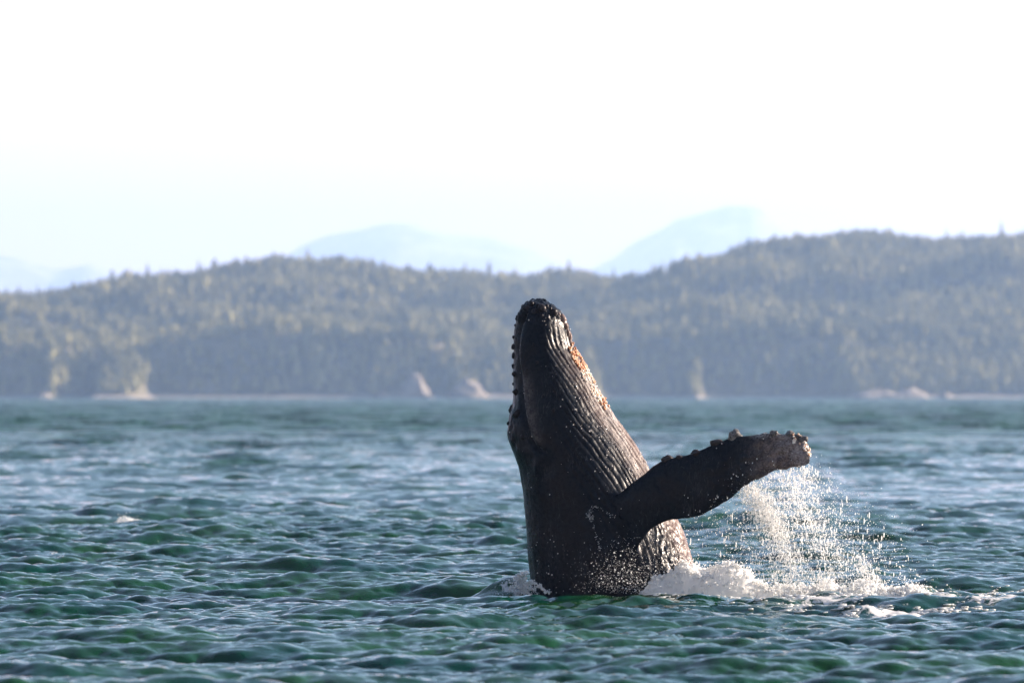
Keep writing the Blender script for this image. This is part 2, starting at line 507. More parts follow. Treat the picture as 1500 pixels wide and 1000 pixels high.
NT_ = 34000
tx = rng.uniform(-640, 640, NT_ * 2); ty = 4014 + (rng.random(NT_ * 2) ** 1.15) * 900
keep = (np.abs(tx) < 60 + ty * .125) & (vnoise(tx * .05, ty * .05, 7.7) > rng.uniform(-2.2, -.1, len(tx)))
tx, ty = tx[keep][:NT_], ty[keep][:NT_]
tz = hill_z(tx, ty) - .6
keep = tz > 2.0
tx, ty, tz = tx[keep], ty[keep], tz[keep]
th_ = (9.5 + 3.5 * rng.random(len(tx)) + 4 * vnoise(tx * .035, ty * .035, 4) + rng.exponential(1.0, len(tx)))
th_ *= np.where(ty < 4030, .8, 1)
fm = bpy.data.meshes.new("forest")
fm.vertices.add(len(tx)); fm.vertices.foreach_set("co", np.stack([tx, ty, tz], -1).astype(np.float32).ravel()); fm.update()
for nme, arr in (("tree_height", th_), ("tree_turn", rng.uniform(0, 6.28, len(tx))), ("tree_width", rng.uniform(.8, 1.7, len(tx)))):
    a = fm.attributes.new(nme, 'FLOAT', 'POINT'); a.data.foreach_set("value", arr.astype(np.float32))
a = fm.attributes.new("tree_kind", 'INT', 'POINT'); a.data.foreach_set("value", rng.integers(0, 3, len(tx)).astype(np.int32))
forest = bpy.data.objects.new("forest", fm); col.objects.link(forest)
tag(forest, "dense conifer forest covering the hazy coastal hills", "forest", kind="stuff")
ng = bpy.data.node_groups.new("forest_scatter", 'GeometryNodeTree')
ng.interface.new_socket("Geometry", in_out='INPUT', socket_type='NodeSocketGeometry')
ng.interface.new_socket("Geometry", in_out='OUTPUT', socket_type='NodeSocketGeometry')
gi = ng.nodes.new("NodeGroupInput"); go = ng.nodes.new("NodeGroupOutput")
m2p = ng.nodes.new("GeometryNodeMeshToPoints"); ng.links.new(gi.outputs[0], m2p.inputs[0])
join = ng.nodes.new("GeometryNodeJoinGeometry")
def nattr(name, ty):
    n = ng.nodes.new("GeometryNodeInputNamedAttribute"); n.data_type = ty; n.inputs[0].default_value = name
    return next(o for o in n.outputs if o.enabled and o.name == 'Attribute')
kind_ = nattr("tree_kind", 'INT'); hh = nattr("tree_height", 'FLOAT'); tt = nattr("tree_turn", 'FLOAT'); ww = nattr("tree_width", 'FLOAT')
mul = ng.nodes.new("ShaderNodeMath"); mul.operation = 'MULTIPLY'; ng.links.new(hh, mul.inputs[0]); ng.links.new(ww, mul.inputs[1])
cs = ng.nodes.new("ShaderNodeCombineXYZ"); ng.links.new(mul.outputs[0], cs.inputs[0]); ng.links.new(mul.outputs[0], cs.inputs[1]); ng.links.new(hh, cs.inputs[2])
cr = ng.nodes.new("ShaderNodeCombineXYZ"); ng.links.new(tt, cr.inputs[2])
for k in range(3):
    oi = ng.nodes.new("GeometryNodeObjectInfo"); oi.inputs["Object"].default_value = crown_src[k]; oi.transform_space = 'ORIGINAL'
    ins = ng.nodes.new("GeometryNodeInstanceOnPoints")
    cmp_ = ng.nodes.new("FunctionNodeCompare"); cmp_.data_type = 'INT'; cmp_.operation = 'EQUAL'
    ints = [s for s in cmp_.inputs if s.type == 'INT']
    ng.links.new(kind_, ints[0]); ints[1].default_value = k
    ng.links.new(m2p.outputs[0], ins.inputs["Points"]); ng.links.new(cmp_.outputs[0], ins.inputs["Selection"])
    ng.links.new(oi.outputs["Geometry"], ins.inputs["Instance"])
    ng.links.new(cr.outputs[0], ins.inputs["Rotation"]); ng.links.new(cs.outputs[0], ins.inputs["Scale"])
    ng.links.new(ins.outputs[0], join.inputs[0])
ng.links.new(join.outputs[0], go.inputs[0])
md = forest.modifiers.new("scatter", 'NODES'); md.node_group = ng

# pale rock outcrops on the shore
def rock(name, xc, ytop, wpx, label, seed, lean=0.0, Y=4004):
    """one rocky outcrop, wpx wide and rising to pixel row ytop"""
    x0, zt = px(xc, ytop, Y); wdt = wpx / F * Y
    n, m = 28, 14; vs_ = []
    for i in range(m):
        t = i / (m - 1)
        for j in range(n):
            a = 2 * math.pi * j / n
            rr_ = wdt / 2 * (1 - t) ** .75
            vs_.append((rr_ * math.cos(a) + lean * t * wdt, rr_ * .7 * math.sin(a), t * zt))
    P = np.array(vs_)
    nn = fbm(P[:, 0] * .12 + seed, P[:, 1] * .12, P[:, 2] * .12, 4)
    n3 = fbm(P[:, 0] * .35 + seed, P[:, 1] * .35, P[:, 2] * .35, 3)
    P[:, 0] += nn * wdt * .12 + n3 * 1.2; P[:, 1] += nn * wdt * .12 + n3 * 1.2; P[:, 2] *= (1 + .22 * nn + .1 * n3); P[:, 2] -= 1.0
    o = mesh_obj(name, P, grid_faces(m, n, True), M_SHORE, smooth=False)
    o.location = (float(x0), Y, 0)
    return tag(o, label, "rock", "pale rocks along the far shore")
rock("rock_outcrop", 608, 546, 60, "tall pointed tan rock outcrop on the far shore left of the whale", 1, -.12)
rock("rock_outcrop", 684, 551, 66, "broad tan rock bluff on the far shore just left of the whale's head", 5, -.05)
rock("rock_outcrop", 556, 572, 34, "small low pale rock at the waterline left of the pointed outcrop", 9)
rock("rock_outcrop", 63, 571, 46, "pinkish pale rock on the far left shore", 12, 0)
rock("rock_outcrop", 1285, 567, 100, "long low pale rock shelf where the right hand beach begins", 15)
rock("rock_outcrop", 1385, 572, 30, "small pinkish rock on the right hand beach", 19)
rock("rock_outcrop", 1330, 568, 80, "low grassy pale rock beside the long shelf on the right beach", 22)

# ------------------------------------------------------------------ far snowy mountains
def mountain(name, pts, Y, label, seed):
    xs = np.linspace(pts[0][0], pts[-1][0], 160)
    pk = ip(pts, xs)
    m = 40; vs_ = []
    for i in range(m):
        t = i / (m - 1) * 2 - 1          # -1 front foot, 0 crest, 1 back foot
        X, Z = px(xs, pk, Y)
        Yv = Y + t * 4200 + 0 * X
        zz = Z * (1 - np.abs(t)) ** .9 - 5
        n = fbm(X * .001 + seed, Yv * .001, 3.1, 5) * 230 * (1 - np.abs(t)) * np.minimum(1, np.abs(t) * 6 + .12) * np.clip(Z / 1000, 0, 1)
        vs_.append(np.stack([X + 0 * t, Yv, zz + n], -1))
    o = mesh_obj(name, np.concatenate(vs_), grid_faces(m, len(xs)), M_MOUNT)
    return tag(o, label, kind="structure")
YM = 27500.0
mountain("mountain", [(330, 470), (400, 385), (425, 362), (440, 350), (480, 336), (540, 327), (590, 324), (620, 331), (660, 341), (700, 349), (740, 357), (775, 366), (820, 384), (900, 460), (940, 570)], YM, "pale snow streaked mountain rising behind the middle saddle", 3)
mountain("mountain", [(760, 560), (830, 420), (870, 385), (900, 371), (930, 351), (980, 330), (1020, 315), (1060, 309), (1090, 308), (1108, 314), (1128, 328), (1160, 348), (1230, 395), (1350, 560)], YM + 600, "pale snow patched mountain behind the right hill", 8)
mountain("mountain", [(-900, 560), (-300, 400), (-120, 372), (0, 375), (30, 381), (60, 394), (90, 402), (120, 396), (142, 389), (165, 398), (210, 410), (270, 400), (300, 415), (420, 560)], YM - 400, "pale snowy mountain at the far left edge", 13)

# ------------------------------------------------------------------ haze
HX, HY0, HY1, HZ = 14500, -600, 34000, 1100
hv = [(-HX, HY0, -6), (HX, HY0, -6), (HX, HY1, -6), (-HX, HY1, -6), (-HX, HY0, HZ), (HX, HY0, HZ), (HX, HY1, HZ), (-HX, HY1, HZ)]
hm = bpy.data.materials.new("haze_air"); hm.use_nodes = True
hn = hm.node_tree.nodes; hn.remove(hn["Principled BSDF"])
pv = hn.new("ShaderNodeVolumePrincipled")
pv.inputs["Color"].default_value = (.43, .63, 1.0, 1)
pv.inputs["Density"].default_value = 0.74e-4
pv.inputs["Anisotropy"].default_value = .4
hm.node_tree.links.new(pv.outputs[0], hn["Material Output"].inputs["Volume"])
haze = mesh_obj("haze", hv, [(0, 3, 2, 1), (4, 5, 6, 7), (0, 1, 5, 4), (1, 2, 6, 5), (2, 3, 7, 6), (3, 0, 4, 7)], hm, smooth=False)
tag(haze, "thin blue sea haze over the water and hills", kind="stuff")

# ------------------------------------------------------------------ whale
edge = np.array([  # row, left, right
    (439.5, 781, 790), (441, 775, 797), (444, 769, 805), (448, 765, 812), (455, 760, 820), (463, 757, 827), (472, 755, 832), (482, 753, 835), (492, 752, 836), (505, 752, 839),
    (520, 752, 848), (540, 752, 860), (560, 753, 872), (580, 752, 883), (600, 749, 895), (615, 745, 906), (630, 742, 917), (642, 743, 926), (655, 748, 935), (670, 754, 944),
    (685, 759, 953), (700, 762, 961), (720, 765, 972), (740, 767, 982), (760, 769, 992), (780, 771, 1001), (800, 772, 1008), (820, 774, 1013), (845, 777, 1018), (870, 782, 1022),
    (900, 790, 1026), (950, 800, 1034), (1010, 815, 1042)], float)
bprof = [(439.5, .05), (441, .12), (444, .19), (448, .25), (455, .32), (463, .38), (472, .43), (492, .50), (520, .58), (560, .68), (600, .77), (655, .87), (720, .98), (800, 1.08), (870, 1.12), (1010, 1.15)]
_, ez = px(750, edge[:, 0], YW)
ezr = ez[::-1]
exl = px(edge[:, 1], 500, YW)[0][::-1]; exr = px(edge[:, 2], 500, YW)[0][::-1]
bz = px(750, np.array([p[0] for p in bprof]), YW)[1][::-1]; bv_ = np.array([p[1] for p in bprof])[::-1]
def rings(z):
    l = np.interp(z, ezr, exl); r = np.interp(z, ezr, exr); b = np.interp(z, bz, bv_)
    return (l + r) / 2, (r - l) / 2, b
nz = 300
zs = np.concatenate([np.linspace(ez[-1], ez[3], 240), ez[3] + (ez[0] - ez[3]) * np.sin(np.linspace(0, math.pi / 2, 40)[1:])])
cx_, ca_, cb_ = rings(zs)
k5 = np.ones(7) / 7
def sm(a):
    p = np.pad(a, 3, mode='edge'); s_ = np.convolve(p, k5, 'valid'); s_[-45:] = a[-45:]; return s_
cx_, ca_, cb_ = sm(cx_), sm(ca_), sm(cb_)
NA = 160
an = np.linspace(0, 2 * np.pi, NA, endpoint=False)
co, si = np.cos(an), np.sin(an)
ex = 0.92
keel = sstep(px(750, 860, YW)[1], px(750, 740, YW)[1], zs) * sstep(ez[0], ez[7], zs)
exx = np.where(co[None, :] > 0, ex + .48 * keel[:, None] * np.clip(co, 0, 1)[None, :] ** .3, ex)
P = np.stack([cx_[:, None] + ca_[:, None] * np.sign(co) * np.abs(co) ** exx, YW + cb_[:, None] * np.sign(si) * np.abs(si) ** exx * (1 - .10 * np.clip(-co, 0, 1) ** 2), zs[:, None] + 0 * co], -1)
bodyV = P.reshape(-1, 3); bodyF = grid_faces(len(zs), NA, True)
top = len(bodyV); bot = top + 1
bodyV = np.concatenate([bodyV, [[cx_[-1], YW, zs[-1] + .005], [cx_[0], YW, zs[0]]]])
capT = [(top, (len(zs) - 1) * NA + j, (len(zs) - 1) * NA + (j + 1) % NA) for j in range(NA)]
capB = [(bot, (j + 1) % NA, j) for j in range(NA)]

# flipper: sections from the traced leading (upper) and trailing (lower) edge
fl = [  # span, lead x,y  trail x,y, distance toward camera (m), thickness (m)
    (862, 748, 905, 862, -.35, .20), (880, 738, 920, 838, -.75, .26), (900, 724, 937, 805, -1.02, .27), (925, 707, 948, 786, -1.18, .26), (945, 694, 964, 771, -1.28, .24), (960, 682, 985, 763, -1.36, .225), (975, 672, 1004, 759, -1.44, .21),
    (992, 668, 1022, 755, -1.50, .20), (1010, 665, 1040, 747, -1.55, .19), (1028, 658, 1056, 739, -1.60, .18), (1046, 650, 1070, 730, -1.64, .17), (1062, 643, 1082, 720, -1.68, .16),
    (1078, 637, 1094, 710, -1.72, .15), (1094, 637, 1107, 703, -1.75, .14), (1110, 636, 1120, 696, -1.78, .13), (1126, 635, 1133, 690, -1.80, .12), (1142, 635, 1147, 687, -1.82, .11),
    (1156, 635, 1160, 685, -1.84, .10), (1168, 637, 1172, 684, -1.85, .09), (1178, 641, 1181, 682, -1.86, .075), (1184, 649, 1186, 679, -1.86, .055), (1187, 659, 1187.5, 672, -1.86, .025)]
fl = np.array(fl, float)
# resample
tq = np.linspace(0, len(fl) - 1, 150)
fr = np.stack([np.interp(tq, np.arange(len(fl)), fl[:, c]) for c in range(6)], -1)
for c in range(6):
    p_ = np.pad(fr[:, c], 3, mode='edge'); fr[:, c] = np.convolve(p_, k5, 'valid')
NF = 72
af = np.linspace(0, 2 * np.pi, NF, endpoint=False)
fv = []
for (lx, ly, qx, qy, dd, tk) in fr:
    Yd = YW + dd
    X1, Z1 = px(lx, ly, Yd); X2, Z2 = px(qx, qy, Yd)
    mx_, mz_ = (X1 + X2) / 2, (Z1 + Z2) / 2; hxx, hz_ = (X1 - X2) / 2, (Z1 - Z2) / 2
    c_ = np.cos(af); s_ = np.sin(af)
    th2 = tk / 2 * np.sign(s_) * np.abs(s_) ** .9 * (1 + .35 * c_)
    fv.append(np.stack([mx_ + hxx * c_, Yd + th2 + .10 * c_, mz_ + hz_ * c_], -1))
fV = np.concatenate(fv); fF = grid_faces(len(fr), NF, True)
nb = len(bodyV); nfv = len(fV)
fVc = np.concatenate([fV, [fV[:NF].mean(0), fV[-NF:].mean(0)]])
fcap = [(nb + nfv, nb + j, nb + (j + 1) % NF) for j in range(NF)] + [(nb + nfv + 1, nb + nfv - NF + (j + 1) % NF, nb + nfv - NF + j) for j in range(NF)]
allV = np.concatenate([bodyV, fVc])
faces = [tuple(map(int, f)) for f in bodyF] + capT + capB + [tuple(int(i) + nb for i in f)[::-1] for f in fF] + fcap
tmp = mesh_obj("body", allV, faces, M_SKIN)
import bmesh
bm = bmesh.new(); bm.from_mesh(tmp.data); bmesh.ops.recalc_face_normals(bm, faces=bm.faces); bm.to_mesh(tmp.data); bm.free()
rm = tmp.modifiers.new("r", 'REMESH'); rm.mode = 'VOXEL'; rm.voxel_size = .0145; rm.use_smooth_shade = True
dg = bpy.context.evaluated_depsgraph_get()
me2 = bpy.data.meshes.new_from_object(tmp.evaluated_get(dg))
bpy.data.objects.remove(tmp)
me2.name = "body"; me2.materials.clear(); me2.materials.append(M_SKIN)
nv = len(me2.vertices)
vc = np.empty(nv * 3); me2.vertices.foreach_get("co", vc); vc = vc.reshape(-1, 3)
ed = np.empty(len(me2.edges) * 2, np.int32); me2.edges.foreach_get("vertices", ed); ed = ed.reshape(-1, 2)
deg = np.bincount(ed.ravel(), minlength=nv).astype(float)
def lap(v, wgt, it):
    for _ in range(it):
        s_ = np.zeros_like(v)
        for c in range(3):
            s_[:, c] = np.bincount(ed[:, 0], v[ed[:, 1], c], nv) + np.bincount(ed[:, 1], v[ed[:, 0], c], nv)
        v = v + (s_ / deg[:, None] - v) * wgt[:, None] * .7
    return v
def ringco(v):
    cx, a, b = rings(v[:, 2])
    u = (v[:, 0] - cx) / np.maximum(a, .03); q = (v[:, 1] - YW) / np.maximum(b, .03)
    return u, q, np.hypot(u, q), a, b
u, q, rr, aa, bb = ringco(vc)
JX, JZ = px(930, 765, YW - 1.05)
dj = np.sqrt(((vc - np.array([JX, YW - 1.0, JZ])) ** 2).sum(1))
wj = np.exp(-(dj / .66) ** 4)
vc = lap(vc, wj, 150)
vc = lap(vc, np.full(nv, .5), 3)
me2.vertices.foreach_set("co", vc.ravel()); me2.update()
nrm = np.empty(nv * 3); me2.vertices.foreach_get("normal", nrm); nrm = nrm.reshape(-1, 3)
u, q, rr, aa, bb = ringco(vc)
onbody = 1 - sstep(1.06, 1.22, rr)
ang = np.arctan2(np.abs(q), u)                       # 0 = belly edge, pi = top of the head
dd = ang * np.sqrt((aa ** 2 + bb ** 2) / 2)
X_, Y_, Z_ = vc.T
def rowof(z): return np.interp(z, ezr, edge[::-1, 0])
row = rowof(Z_); colpx = 750 + X_ / YW * F
disp = np.zeros(nv)
# throat pleats
warp = .075 * fbm(X_ * 1.1, Y_ * 1.1, Z_ * .8, 3) + .012 * vnoise(X_ * 6, Y_ * 6, Z_ * 3)
ph = (dd + warp) / .112
amp = .028 * (1 - .6 * sstep(745, 800, row)) * (.45 + 1.0 * vnoise(np.floor(ph) * 7.3, 0.5, Z_ * .3 + np.floor(ph)) ** 2 + .45) * sstep(468, 500, row) * (1 - sstep(.52, .64, dd / (np.interp(row, [440, 500, 600, 700, 850], [.9, 1.3, 2.2, 3.0, 2.9])))) * (.65 + .5 * vnoise(dd * 6, Z_ * .8, 5))
groove = 1 - np.abs(np.sin(np.pi * ph)) ** .55
disp -= amp * groove * onbody
disp += .004 * fbm(X_ * 7, Y_ * 7, Z_ * 2.2, 3) * onbody * sstep(470, 520, row)
# mouth line
ml = np.array([(462, 768), (475, 762), (490, 758), (510, 757), (530, 758), (550, 761), (570, 763), (590, 765), (610, 768), (625, 771), (640, 775), (650, 780), (657, 787), (661, 797)], float)
mlp = np.stack([np.interp(np.linspace(0, 13, 120), np.arange(14), ml[:, 1]), np.interp(np.linspace(0, 13, 120), np.arange(14), ml[:, 0])], -1)
dm = np.full(nv, 99.0)
sel = (row < 690) & (colpx < 830)
ids = np.where(sel)[0]
for p_ in mlp:
    dm[ids] = np.minimum(dm[ids], np.hypot(colpx[ids] - p_[0], row[ids] - p_[1]))
notfl = onbody
fade_end = 1 - .5 * sstep(650, 662, row) * sstep(785, 797, colpx)
lx_ = np.interp(row, ml[:, 0], ml[:, 1])
disp -= .085 * np.exp(-(dm / 3.4) ** 2) * notfl * fade_end
left = sstep(0, 5, lx_ - colpx) * sstep(460, 475, row) * (1 - sstep(640, 665, row))
disp -= .05 * left * np.abs(q) ** .5 * notfl
# swollen lip right of the mouth line and eye bulge below its corner
disp += .02 * np.exp(-((colpx - lx_ - 9) / 7) ** 2) * sstep(480, 520, row) * (1 - sstep(630, 655, row)) * notfl
disp += .045 * np.exp(-((colpx - 788) / 6) ** 2 - ((row - 680) / 16) ** 2) * notfl
disp -= .030 * np.exp(-((colpx - 806) / 9) ** 2 - ((row - 680) / 18) ** 2) * notfl
# ridges beside the blowholes on the top of the head
disp += .03 * notfl * sstep(585, 605, row) * (1 - sstep(640, 670, row)) * fbm(X_ * 5, Y_ * 5, Z_ * 3.0, 3) * sstep(.8, .95, -u)
# broad muscle unevenness
disp += .018 * fbm(X_ * 1.6, Y_ * 1.6, Z_ * 1.1, 3)
disp += (.003 + .010 * onbody * sstep(740, 800, row) * (dd < 1.1)) * fbm(X_ * 14, Y_ * 14, Z_ * 9, 3)
disp += .026 * (1 - sstep(458, 480, row)) * onbody * fbm(X_ * 13, Y_ * 13, Z_ * 13, 3)
# ragged flipper edges toward the tip
flm = sstep(1.1, 1.3, rr)
disp += flm * .020 * fbm(X_ * 10, Y_ * 10, Z_ * 10, 3) * (.25 + sstep(1020, 1160, colpx))
vc = vc + nrm * disp[:, None]
me2.vertices.foreach_set("co", vc.ravel()); me2.update()
me2.polygons.foreach_set("use_smooth", np.ones(len(me2.polygons), bool))
print("whale verts", nv)

whale = bpy.data.objects.new("humpback_whale", None); col.objects.link(whale)
whale.location = (WX, YW, 0)
tag(whale, "dark humpback whale rising head first out of the sea with one flipper raised", "whale")
def wpart(o):
    o.parent = whale; o.matrix_parent_inverse = whale.matrix_world.inverted()
    return o
bpy.context.view_layer.update()
body = bpy.data.objects.new("body", me2); col.objects.link(body); wpart(body)
pale = .85 * sstep(.85, .0, dd / 1.0) * sstep(480, 620, row) * onbody
pale = np.maximum(pale, sstep(1075, 1185, colpx) * flm * (.75 + .6 * sstep(-.1, .5, fbm(X_ * 4, Y_ * 4, Z_ * 4, 3))))
pale = np.maximum(pale, .9 * onbody * sstep(.55, .0, dd) * sstep(500, 540, row))
pale = np.maximum(pale, .12 * np.exp(-((colpx - lx_ - 11) / 7) ** 2) * sstep(530, 570, row) * (1 - sstep(640, 660, row)) * onbody)  # lip paled to imitate the glancing sky sheen
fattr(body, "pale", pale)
white = flm * (.10 * sstep(1060, 1120, colpx) + .55 * sstep(1110, 1185, colpx) * sstep(-.5, .5, fbm(X_ * 5, Y_ * 5, Z_ * 5, 3) + (665 - row) / 40))
white = np.maximum(white, flm * .6 * sstep(1085, 1100, colpx) * (1 - sstep(634, 646, row)))  # sunlit leading edge painted on as white
white = np.maximum(white, .10 * np.exp(-((colpx - lx_ - 9) / 8) ** 2) * sstep(530, 570, row) * (1 - sstep(640, 660, row)) * onbody)  # grey lip tone: glancing sky light put into the skin colour
painted_glare = np.exp(-((colpx - (868 + (row - 560) * .55)) / 11) ** 2) * sstep(535, 560, row) * (1 - sstep(610, 720, row))  # bright glare down the throat edge, painted into the skin colour
white = np.maximum(white, .8 * painted_glare * onbody)
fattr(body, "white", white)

# surface lookup: nearest camera side body vertex to a pixel
def surf(cx, cy, side=None):
    d_ = np.hypot(colpxF - cx, rowF - cy)
    i = np.argmin(d_)
    return vcF[i], nF[i]
me2.vertices.foreach_get("normal", (tmpn := np.empty(nv * 3))); nrm = tmpn.reshape(-1, 3)
pxc = 750 + vc[:, 0] / vc[:, 1] * F
pyc = 577 - (vc[:, 2] - CAM_H) / vc[:, 1] * F
front = nrm[:, 1] < .25
vcF, nF, colpxF, rowF = vc[front], nrm[front], pxc[front], pyc[front]

def ico(sub):
    bm_ = bmesh.new(); bmesh.ops.create_icosphere(bm_, subdivisions=sub, radius=1)
    v = np.array([x.co[:] for x in bm_.verts]); f = np.array([[x.index for x in y.verts] for y in bm_.faces]); bm_.free()
    return v, f
ICO1, ICO2, ICO3 = ico(1), ico(2), ico(3)
OCT = (np.array([(1, 0, 0), (-1, 0, 0), (0, 1, 0), (0, -1, 0), (0, 0, 1), (0, 0, -1)], float),
       np.array([(0, 2, 4), (2, 1, 4), (1, 3, 4), (3, 0, 4), (2, 0, 5), (1, 2, 5), (3, 1, 5), (0, 3, 5)]))
def blobs(name, C, S, mat, base=OCT, parent=None, stretch=None, attr=None):
    """many small drops joined: centres C (n,3), radii S (n)"""
    bv, bf = base; n = len(C)
    S3 = np.repeat(S[:, None], 3, 1) if stretch is None else S[:, None] * stretch
    V = C[:, None, :] + bv[None] * S3[:, None, :]
    Fx = (bf[None] + (np.arange(n) * len(bv))[:, None, None]).reshape(-1, 3)
    o = mesh_obj(name, V.reshape(-1, 3), Fx, mat, parent)
    if attr is not None: fattr(o, attr[0], np.repeat(attr[1], len(bv)))
    return o

# tubercles: knobs of the chin, lips and snout
tub = [(778, 445, .055), (771, 451, .055), (783, 457, .056), (789, 447, .052), (800, 449, .046), (812, 457, .055), (794, 453, .05), (806, 453, .04), (793, 462, .034), (819, 461, .046), (825, 468, .056), (829, 478, .058), (832, 488, .058), (834, 494, .05), (835, 500, .045),
       (760, 459, .032), (757, 467, .034), (754, 476, .030), (752, 493, .040), (751, 508, .042), (750, 521, .042), (751, 536, .042), (754, 547, .036), (752, 562, .034), (755, 573, .055), (747, 600, .050), (744, 620, .04), (758, 606, .05),
       (772, 540, .026), (780, 571, .030), (781, 505, .026), (795, 580, .024), (811, 600, .026), (787, 531, .024), (768, 475, .024), (765, 640, .04), (753, 648, .035)]
for (X, Yp, r_) in tub:
    p_, n_ = surf(X, Yp)
    bv, bf = ICO2
    v = bv * r_; v = v * (1 + .38 * vnoise(v[:, 0] * 22 + X, v[:, 1] * 22 + Yp, v[:, 2] * 22))[:, None]
    nn = n_ / np.linalg.norm(n_)
    v = v * np.array([1, 1, rng.uniform(.9, 1.5)]) * rng.uniform(.65, 1.2) * (1 + .2 * vnoise(X * 1.7, Yp * 1.3, .5)) + p_ - nn * r_ * .12
    o = mesh_obj("tubercle", v, bf, M_SKIN); wpart(o); fattr(o, "pale", np.full(len(v), .9 if X > 818 else .05)); fattr(o, "white", np.full(len(v), .15 if X > 818 else 0))
# knobs on the leading edge of the flipper
for (X, Yp, rx, rz) in [(977, 668, .085, .055), (1021, 660, .07, .04), (1050, 646, .085, .05), (1077, 632, .095, .080), (1134, 633, .060, .050), (1157, 633, .065, .055), (1176, 640, .07, .05), (996, 667, .05, .03)]:
    p_, n_ = surf(X, Yp + 2)
    bv, bf = ICO3
    v = bv * np.array([rx * 1.1, .07, rz * 1.3]); v = v * (1 + .25 * fbm(bv[:, 0] * 2 + X, bv[:, 1] * 2, bv[:, 2] * 2, 3))[:, None]
    o = mesh_obj("flipper_knob", v + p_ + np.array([0, 0.02, -.012]), bf, M_SKIN); wpart(o)
    fattr(o, "pale", np.full(len(v), .1)); fattr(o, "white", np.full(len(v), .02 + .33 * (X > 1060)))

# barnacle clusters on the throat edge
def mat_barn():
    s = NT("barnacle_crust"); a = s.attr("tone")
    s.link(s.ramp(a, [(0.0, (.30, .10, .035)), (.45, (.55, .27, .12)), (.8, (.72, .60, .48)), (1.0, (.8, .76, .70))]), s.p.inputs["Base Color"])
    s.p.inputs["Roughness"].default_value = .45
    return s.m
M_BARN = mat_barn()
def cluster(name, pts, mat_, n, tone, smin, smax, lift=.4):
    C, S, T = [], [], []
    pool = np.zeros(len(vcF), bool)
    for (X, Yp, rad) in pts: pool |= np.hypot(colpxF - X, rowF - Yp) < rad
    pool &= fbm(vcF[:, 0] * 9, vcF[:, 1] * 9, vcF[:, 2] * 6, 3) + .5 * vnoise(vcF[:, 0] * 30, vcF[:, 1] * 30, vcF[:, 2] * 30) > -.05
    ids = np.where(pool & (nF[:, 0] > .25))[0]
    if len(ids) == 0: ids = np.where(pool)[0]
    pick = rng.choice(ids, n)
    S = rng.uniform(smin, smax, n)
    C = vcF[pick] + nF[pick] * (S * lift)[:, None] + rng.normal(0, .004, (n, 3))
    o = blobs(name, C, S, mat_, ICO1, attr=("tone", np.clip(tone + rng.normal(0, .22, n), 0, 1)))
    wpart(o); tag(o, kind="stuff"); return o
o = cluster("barnacle_crust", [(838, 508, 6), (841, 517, 8), (846, 524, 8), (852, 533, 8)], M_BARN, 520, .30, .006, .020, .6)
tag(o, "rusty orange barnacle and lice crust")
o = cluster("barnacle_crust", [(856, 540, 9), (862, 550, 10), (867, 560, 9), (873, 574, 7), (880, 584, 6)], M_BARN, 520, .85, .005, .016, .4)
tag(o, "pale cream barnacle crust")
o = cluster("barnacle_crust", [(884, 588, 5), (888, 596, 4)], M_BARN, 60, .35, .010, .02, .7)
o = cluster("barnacle_crust", [(1165, 640, 9), (1178, 650, 9), (1182, 665, 8), (1077, 630, 9), (1135, 630, 6), (1157, 631, 7)], M_BARN, 260, .8, .008, .018, .3)

# water beads on the lit skin
def mat_bead():
    s = NT("water_bead"); s.p.inputs["Base Color"].default_value = (.75, .70, .66, 1); s.p.inputs["Roughness"].default_value = .12
    return s.m
M_BEAD = mat_bead()
ok = np.where((rowF < 868) & (rowF > 455))[0]
wgt = (.03 + 1.0 * np.clip(nF[ok] @ np.array([.93, -.05, .2]), 0, 1) ** 1.5 + .15 * (rowF[ok] > 790)) * (.2 + np.clip(fbm(vcF[ok, 0] * 4, vcF[ok, 1] * 4, vcF[ok, 2] * 4, 2), 0, 2))
wgt = wgt * np.where(flm[front][ok] > .5, .25, 1)
pick = rng.choice(ok, 1300, p=wgt / wgt.sum())
S = .0035 + .009 * rng.random(1300) ** 3
o = blobs("water_beads", vcF[pick] + nF[pick] * (S * .4)[:, None], S, M_BEAD, ICO1); wpart(o); tag(o, "clear beads of water on wet skin", kind="stuff")

# ------------------------------------------------------------------ splash
def spray_pts(paths, rngs):
    """paths: (points[(x,y)], width px start, width px end, n, Y, sy)"""
    C = []
    for pts, w0, w1, n, Yc, sy in paths:
        t = rngs.random(n); pts = np.array(pts, float)
        s_ = np.linspace(0, 1, len(pts))
        X = np.interp(t, s_, pts[:, 0]); Yp = np.interp(t, s_, pts[:, 1]); wv = w0 + (w1 - w0) * t
        X = X + rngs.normal(0, 1, n) * wv; Yp = Yp + rngs.normal(0, 1, n) * wv * .6
        YY = Yc + rngs.normal(0, sy, n)
        x, z = px(X, Yp, YY)
        C.append(np.stack([x, YY, z], -1))
    return np.concatenate(C)
r2 = np.random.default_rng(21)
YS = YW - 1.5
# dense streams falling off the trailing edge
streams = [([(1090, 716), (1112, 738), (1128, 762), (1140, 785), (1147, 815), (1149, 865)], 9, 13, 6500, YS, .14),
           ([(1100, 708), (1125, 745), (1140, 775)], 10, 14, 3600, YS, .15),
           ([(1150, 800), (1170, 835), (1185, 866)], 12, 14, 1800, YS, .2),
           ([(1262, 822), (1275, 845), (1290, 866)], 6, 10, 1200, YS, .12),
           ([(1262, 830), (1255, 866)], 5, 14, 900, YS, .12),
           ([(1205, 842), (1212, 866)], 8, 16, 1500, YS, .12)]
C1 = spray_pts(streams, r2)
